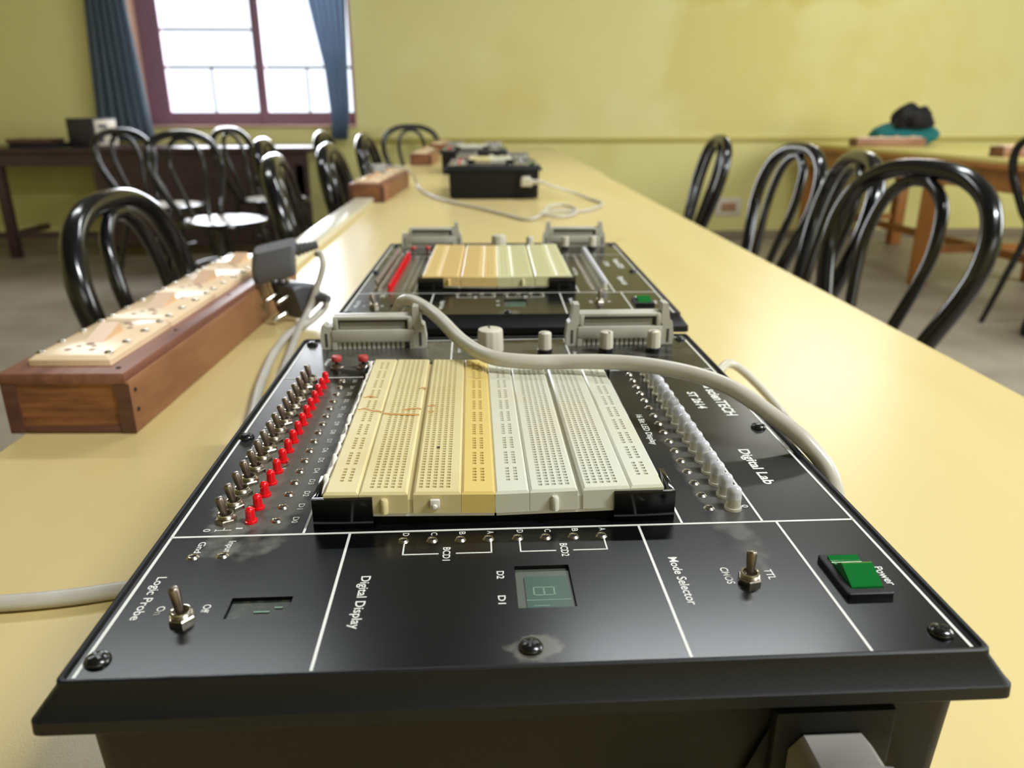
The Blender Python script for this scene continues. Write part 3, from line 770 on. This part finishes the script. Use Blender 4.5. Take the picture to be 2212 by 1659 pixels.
    kc = MB().lathe([(0, 0), (.0047, 0), (.0047, .0030), (.0042, .0034), (0, .0034)], 20).mesh('knob_collar', M_collar, 35)
    kp = MB().box(.0002, .0010, -.0042, -.0008, .01395, .01415).mesh('pointer_mark', M_collar, 0)
    o = link('control_knob', me_b, t, (.1218, .2945, PZ), (0, 0, .2)); MB().box(-.0005, .0005, .001, .0078, .0149, .0152).build('pointer_mark', M_collar, o)
    for x in (156, 195, 225.3):
        o = link('control_knob', me_k, t, (x*mm, .2880, PZ), (0, 0, x)); link('knob_collar', kc, o); link('pointer_mark', kp, o)
    # ribbon connectors
    def conn(x0, x1, latch_l, latch_r):
        y0, y1 = .3035, .3145; c = MB()
        c.box(x0, x1, y0, y1, PZ+.0045, PZ+.0125, .0005)                        # body
        c.box(x0+.001, x1-.001, y0+.006, y1, PZ+.0125, PZ+.0215, .0004)         # rear wall
        c.box(x0+.001, x0+.004, y0+.0008, y1, PZ+.0125, PZ+.0205, .0004); c.box(x1-.004, x1-.001, y0+.0008, y1, PZ+.0125, PZ+.0205, .0004)
        c.box(x0+.001, x1-.001, y0+.0012, y0+.0065, PZ+.0188, PZ+.0212, .0005)  # top bar
        n = int((x1-x0-.006)/.0031)
        for k in range(n):
            xx = x0+.0035+k*.0031; c.box(xx, xx+.0021, y0+.0012, y1, PZ, PZ+.0046)
        c.box(x0, x0+.003, y0, y1, PZ, PZ+.0046); c.box(x1-.003, x1, y0, y1, PZ, PZ+.0046)
        for k in range(1, 4): pass
        co = c.build('ribbon_connector', M_conn, t, smooth=30)
        g = MB(); g.box(x0+.0042, x1-.0042, y0+.0045, y0+.0062, PZ+.0126, PZ+.0187)
        g.box(x0+.004, x1-.004, y0+.002, y1-.001, PZ+.0005, PZ+.0044)
        g.build('connector_slot', M_conndark, co, smooth=0)
        ri = MB(); nn = int((x1-x0-.010)/.0013)
        for k in range(nn):
            xx = x0+.005+k*.0013; ri.box(xx, xx+.0008, y0+.0030, y0+.0046, PZ+.0130, PZ+.0170)
        ri.build('contact_rib', M_conn, co, smooth=0)
        for side, h in ((-1, latch_l), (1, latch_r)):
            xb = x0 if side < 0 else x1
            la = MB(); yy0, yy1 = y0+.0008, y1-.0008
            def X(v): return xb+side*v
            poly = [(0, .0), (.0072, 0), (.0078, .006), (.0066, .0150), (.0048, .0165), (.0030, h), (-.0006, h), (-.0010, .0150), (0, .013)]
            V = [(X(a), yy0, PZ+z) for a, z in poly]+[(X(a), yy1, PZ+z) for a, z in poly]; k_ = len(poly)
            F = [tuple(range(k_)), tuple(range(k_, 2*k_))[::-1]]+[((q+1) % k_, q, q+k_, (q+1) % k_+k_) for q in range(k_)]
            la.add(V, F)
            lo = la.build('latch', M_conn, co, smooth=30)
            MB().box(min(X(.0030), X(.0046)), max(X(.0030), X(.0046)), yy0-.0002, yy0+.001, PZ+.0015, PZ+.0105).build('latch_slot', M_conndark, lo)
    conn(.0205, .0730, .0150, .0275); conn(.1790, .2345, .0275, .0275)
    # breadboard holder: tray plus four corner brackets
    MB().box(.0560, .1810, .080, .2360, PZ, PZ+.0035).build('board_tray', M_black, t)
    for x0, x1, sx in ((.0516, .0735, -1), (.1625, .1853, 1)):
        for yf, sy in ((.0760, 1), (.2395, -1)):
            k = MB(); k.box(x0, x1, min(yf, yf+sy*.0018), max(yf, yf+sy*.0018), PZ, PZ+.0124, .0002)
            xe = x0 if sx < 0 else x1
            k.box(min(xe, xe-sx*.0018), max(xe, xe-sx*.0018), min(yf+sy*.0018, yf+sy*.020), max(yf+sy*.0018, yf+sy*.020), PZ, PZ+.0122, .0002)
            k.build('corner_bracket', M_black, t)
    # the two breadboards, tilted a little towards each other
    tilt = math.radians(1.25)
    for bx, tl, mats in ((.05565, tilt, (M_bb1, M_bb1, M_bb1, M_bb1y)), (.11850, -tilt, (M_bb2, M_bb2, M_bb2, M_bb2))):
        b = MB().box(.0003, .0624, .0005, .1595, -.0014, -.0001).build('breadboard', M_tape, t)
        b.location = (bx, .0772, PZ+(.0059 if tl > 0 else .0045)); b.rotation_euler = (0, tl, 0)
        for me, m_ in zip(BM, mats):
            s = link(me.name, me, b); s.material_slots[0].link = 'OBJECT'; s.material_slots[0].material = m_
    # mains inlet on the front
    inl = MB(); inl.box(.1965, .2325, -.0035, .0020, PZ-.0530, PZ-.0180, .0015)
    inl.add([(.189, -.0006, PZ-.045), (.1965, -.0006, PZ-.025), (.1965, -.0006, PZ-.049), (.240, -.0006, PZ-.045), (.2325, -.0006, PZ-.025), (.2325, -.0006, PZ-.049)], [(0, 2, 1), (3, 4, 5)])
    inl.build('mains_inlet', M_case, t, smooth=30)
    return t

TR = make_trainer('nearest black trainer box with a grey cable lying across its breadboards')
TR.location = (-.112, .1745, .75)

def breadboards(t): return sorted([c for c in t.children if c.name.startswith('breadboard')], key=lambda c: c.location.x)
def recolor(t, left, right):
    for b, m_ in zip(breadboards(t), (left, right)):
        for s in b.children:
            s.material_slots[0].link = 'OBJECT'; s.material_slots[0].material = m_
others = []
for lb, loc, rz, mats in (
    ('second black trainer box, close behind the nearest one, with tan and pale breadboards', (-.101, .565, .75), math.radians(-1.5), (M_bb3, M_bb4)),
    ('third black trainer box with a grey power plug in its front', (-.066, 2.215, .75), math.radians(-1.0), (M_bb1, M_bb2)),
    ('farthest black trainer box, at the far end of the long table', (-.118, 3.10, .75), math.radians(-1.0), (M_bb2, M_bb2))):
    c = copy_tree(TR); c.location = loc; c.rotation_euler = (0, 0, rz); c['label'] = lb; recolor(c, *mats); others.append(c)

# marks that only the nearest trainer has
bl, brd = breadboards(TR)
def squig(pts, r, parent, name='burn_mark', m=None, flat=(1, .35)):
    P = spline([(x*mm, y*mm, z*mm) for x, y, z in pts], 4)
    MB().tube(P, r*mm, 6, flat=flat).build(name, m or M_burn, parent, smooth=60)
squig([(1.5, 83, 8.5), (4, 84, 8.6), (7, 82, 8.5), (10.5, 80.5, 8.6), (12.5, 80, 8.4)], 0.83, bl)
squig([(13.5, 78, 8.5), (17, 77, 8.6), (22, 76.5, 8.55), (27, 76, 8.6), (30, 76.2, 8.5)], 0.90, bl)
squig([(22, 82, 8.5), (25, 83, 8.6), (28, 84, 8.6), (30.3, 83.5, 8.5)], 0.75, bl)
squig([(2, 99, 8.5), (5, 100, 8.6), (7.5, 98.5, 8.5)], 0.83, bl)
squig([(28, 111, 8.5), (30, 112.5, 8.7), (31, 111, 8.5)], 0.75, bl)
squig([(33.5, 87, 8.5), (36, 88, 8.6), (37.5, 86.5, 8.5)], 0.68, bl)
squig([(34, 80, 8.5), (36.5, 80.5, 8.6)], 0.68, bl)
squig([(52, 148, 8.5), (57, 149, 8.6), (60.5, 143, 8.6), (60.8, 137, 8.5)], 0.60, bl)
squig([(54, 141, 8.5), (57.5, 143, 8.6), (58.5, 139, 8.5)], 0.60, bl)
squig([(52.5, 131, 8.5), (56, 127, 8.6), (60, 128, 8.5)], 0.45, bl)
MB().lathe([(0, 0), (.0008, 0)], 8).build('stain', M_hole, bl, loc=(.0402, .040, .00855))
# torn foam tape along the left edge of the left board
P = []
rnd = random.Random(4)
for k in range(40): P.append((-.0006-rnd.uniform(0, .0012), .004+k*.0039, .0062+rnd.uniform(-.0008, .0016)))
MB().tube(P, [.0006+rnd.uniform(0, .0007) for _ in P], 6).build('torn_tape', M_tape, bl, smooth=60)
cs = MB(); cs.box(-.0018, .0018, -.0016, 0, -.0018, .0018, .0004); cs.lathe([(0, .0012), (.0008, .001), (.001, 0)], 10, tf=T_((0, -.0016, -.0008)) @ RX(PI/2))
cs.build('clip', M_tape, bl, loc=(.0405, -.0002, .0045))
# stray wire piece by the switches, small slot in the panel
MB().tube(spline([(.0245, .138, PZ+.0004), (.0262, .1345, PZ+.0006), (.0285, .135, PZ+.0010), (.0300, .132, PZ+.0006), (.0272, .1295, PZ+.0004)], 5), .0003, 6).build('wire_scrap', M_pin, TR)

# ------------------------------------------------------------------ cords and plugs
def cord_mesh(pts, r, n=8): return MB().tube(spline(pts, n), r, 12)
def TL(x, y, z): return (x*mm-.112, y*mm+.1745, .84+z*mm)      # trainer-panel millimetres to world

def plug_parts(parent, tf, m_body, pins=True):
    """three-pin plug: pin face at z = 0, pins towards -z, cable leaves towards +x near the top"""
    b = MB()
    def ring(x0, x1, y0, y1, z, r): return rrect(x0, x1, y0, y1, r, z, 4)
    b.loft([ring(-.020, .020, -.019, .019, 0, .006), ring(-.021, .021, -.020, .020, .003, .006), ring(-.020, .022, -.018, .018, .012, .006),
            ring(-.016, .027, -.013, .013, .022, .006), ring(-.012, .028, -.010, .010, .027, .006)], cap0=True, cap1=True, tf=tf)
    body = b.build('plug_body', m_body, parent, smooth=45)
    s = MB()
    for k in range(5): s.tube([(.026+k*.0042, 0, .018), (.0287+k*.0042, 0, .018)], [.0068-.0006*k, .0066-.0006*k], 12, tf=tf)
    s.tube([(.024, 0, .018), (.047, 0, .018)], [.0055, .0038], 12, tf=tf)
    s.build('strain_relief', m_body, parent, smooth=45)
    for x, y, r_, l in ((0, .0115, .0034, .024), (-.0085, -.0085, .0025, .018), (.0085, -.0085, .0025, .018)):
        MB().lathe([(0, -l), (r_*.8, -l), (r_, -l+.001), (r_, 0.0005)], 14, tf=tf @ T_((x, y, 0))).build('pin', M_pin, parent, smooth=40)
    return body
def iec_parts(parent, tf, m_body):
    """right-angled appliance plug: face at y = 0 looking +y, body towards -y, cable leaves towards +x"""
    b = MB()
    prof = [(-.013, .0005, -.0145), (-.013, -.012, -.0145)]
    b.loft([[(x, y, z) for x, z in q] for y, q in (
        (.0, [(-.0125, -.011), (.0125, -.011), (.0125, .006), (.0085, .011), (-.0085, .011), (-.0125, .006)]),
        (-.012, [(-.0125, -.011), (.0125, -.011), (.0125, .006), (.0085, .011), (-.0085, .011), (-.0125, .006)]),
        (-.014, [(-.0145, -.0125), (.0145, -.0125), (.0145, .007), (.0105, .0125), (-.0105, .0125), (-.0145, .007)]),
        (-.034, [(-.0135, -.0125), (.0160, -.0125), (.0160, .007), (.0110, .0120), (-.0095, .0120), (-.0135, .007)]),
        (-.038, [(-.0110, -.0100), (.0140, -.0100), (.0140, .005), (.0090, .0095), (-.0070, .0095), (-.0110, .005)]))], cap0=True, cap1=True, tf=tf)
    for k in range(5): b.box(-.008, .012, -.018-k*.0036, -.0162-k*.0036, .0115, .0134, .0005, tf=tf)
    o = b.build('appliance_plug', m_body, parent, smooth=40)
    s = MB()
    s.tube([(.014, -.026, -.001), (.045, -.026, -.002)], [.0052, .0045], 12, tf=tf)
    for k in range(5): s.tube([(.017+k*.0056, -.026, -.001), (.0205+k*.0056, -.026, -.001)], [.0078-.0004*k, .0076-.0004*k], 14, tf=tf)
    s.build('strain_relief', m_body, parent, smooth=40)

# cord of the nearest trainer: from the heap of plugs, behind the connector, over the breadboards, down the right side, into the inlet
c1 = thing('power_cord', 'grey power cord looping over the nearest trainer box and its breadboards', 'power cord', (-.2, .88, .75), 0, 'grey power cords')
def rel(pts, o): return [(p[0]-o[0], p[1]-o[1], p[2]-o[2]) for p in pts]
O1 = (-.2, .88, .75)
pts = [(-.183, .905, .8275), (-.177, .900, .8275), (-.1745, .893, .815), (-.183, .887, .790), (-.1935, .878, .765), (-.196, .84, .756), (-.185, .74, .7555), (-.172, .63, .756), (-.150, .545, .765), (-.108, .524, .79), (-.070, .5215, .825),
       TL(60, 337, 18), TL(64, 331, 24.5), TL(71, 324.5, 26.5), TL(82, 306, 25.5), TL(92, 278, 25), TL(105, 243, 22), TL(120, 219, 20.2), TL(140, 211, 19.7), TL(160, 209, 20), TL(180, 203, 21.5), TL(200, 193, 22.5), TL(220, 179, 22), TL(236, 166, 18.5), TL(250, 148, 11), TL(261, 134, 3), TL(268.5, 122, -10), TL(268, 108, -35), TL(262.5, 90, -65), TL(260, 70, -82),
       TL(260, 40, -85), TL(263, 10, -85), TL(270, -12, -80), TL(272, -24, -66), TL(264, -29.5, -46), TL(256, -29.5, -38.8)]
MB().tube([Vector(p) for p in rel(spline(pts, 8), O1)], .0040, 14).build('cable', M_cable, c1, smooth=80)
iec_parts(c1, T_((TL(213.5, 0, 0)[0]-O1[0], .1745-.0040-O1[1], .84-.0365-O1[2])), M_plug)
plug_parts(c1, T_((-.229-O1[0], .898-O1[1], .8035-O1[2])) @ Matrix.Scale(1.18, 4) @ RZ(math.radians(8)) @ RY(math.radians(-12)) @ RX(math.radians(14)) @ T_((0, 0, .004)), M_plugdark)

c2 = thing('power_cord', 'grey power cord leaving the plug heap and running out at the left edge', 'power cord', (-.2, .86, .75), 0, 'grey power cords')
O2 = (-.2, .86, .75)
pts = [(-.179, .905, .780), (-.174, .890, .770), (-.188, .870, .757), (-.203, .825, .7545), (-.203, .75, .7545), (-.193, .66, .7545), (-.183, .600, .7545), (-.168, .52, .7545), (-.150, .44, .7545), (-.150, .385, .7545), (-.165, .352, .7545), (-.190, .342, .7545), (-.225, .336, .7545), (-.27, .334, .7545), (-.315, .333, .7545)]
MB().tube([Vector(p) for p in rel(spline(pts, 8), O2)], .0042, 14).build('cable', M_cable, c2, smooth=80)
pd = Vector((-.55, -.78, -.30)).normalized()       # direction the pins point
zx = -pd; xx = Vector((.75, -.5, .0)); xx = (xx-zx*xx.dot(zx)).normalized(); yy = zx.cross(xx)
Rm = Matrix((xx, yy, zx)).transposed().to_4x4()
plug_parts(c2, T_((-.221-O2[0], .892-O2[1], .7745-O2[2])) @ Matrix.Scale(1.1, 4) @ Rm, M_plugdark)

c3 = thing('power_cord', 'thin grey power cord curving on the table right of the nearest trainer box', 'power cord', (.2, .56, .75), 0, 'grey power cords')
O3 = (.2, .56, .75)
t2 = others[0]; t2m = T_(t2.location) @ RZ(t2.rotation_euler.z)
tip = t2m @ Vector((.2155+.045, -.004-.026, PZ-.0405-.002))
pts = [tuple(tip), (tip.x+.02, tip.y+.006, tip.z+.002), (.198, .562, .798), (.212, .566, .790), (.229, .560, .774), (.243, .552, .758), (.244, .53, .754), (.230, .49, .754), (.200, .44, .754), (.172, .38, .754), (.160, .30, .754), (.158, .225, .754)]
MB().tube([Vector(p) for p in rel(spline(pts, 8), O3)], .0034, 12).build('cable', M_cable, c3, smooth=80)
iec_parts(c3, T_(Vector(O3)*-1) @ t2m @ T_((.2155, -.004, PZ-.0405)), M_plug)

# cord of the third trainer, lying in loops between it and the second one
c4 = thing('power_cord', 'pale power cord looping on the table in front of the third trainer box', 'power cord', (.1, 2.0, .75), 0, 'grey power cords')
O4 = (.1, 2.0, .75); z = .7545
t3 = others[1]; t3m = T_(t3.location) @ RZ(t3.rotation_euler.z)
tip = t3m @ Vector((.2155+.045, -.030, PZ-.0425))
sb2 = Vector((-.285, 2.41, .807))
pts = [(sb2.x+.047, sb2.y+.02, sb2.z+.02), (-.215, 2.52, .815), (-.190, 2.58, .79), (-.180, 2.60, .757), (-.165, 2.50, z), (-.14, 2.36, z), (-.095, 2.20, z), (-.04, 2.07, z), (.02, 1.96, z), (.075, 1.84, z), (.12, 1.745, z), (.155, 1.78, z+.004), (.185, 1.92, z+.006), (.225, 1.99, z+.004), (.255, 1.94, z), (.240, 1.83, z), (.195, 1.765, z+.003), (.158, 1.80, z+.006), (.20, 1.86, z+.004), (.26, 1.88, z), (.315, 1.96, z), (.342, 2.06, z), (.325, 2.16, z), (.285, 2.24, z+.01), (tip.x+.025, tip.y+.01, tip.z-.01), tuple(tip)]
MB().tube([Vector(p) for p in rel(spline(pts, 8), O4)], .0036, 10).build('cable', M_cable, c4, smooth=80)
iec_parts(c4, T_(Vector(O4)*-1) @ t3m @ T_((.2155, -.004, PZ-.0405)), M_knob)
plug_parts(c4, T_((sb2.x-O4[0], sb2.y-O4[1], sb2.z-O4[2])) @ RZ(.5), M_plug)
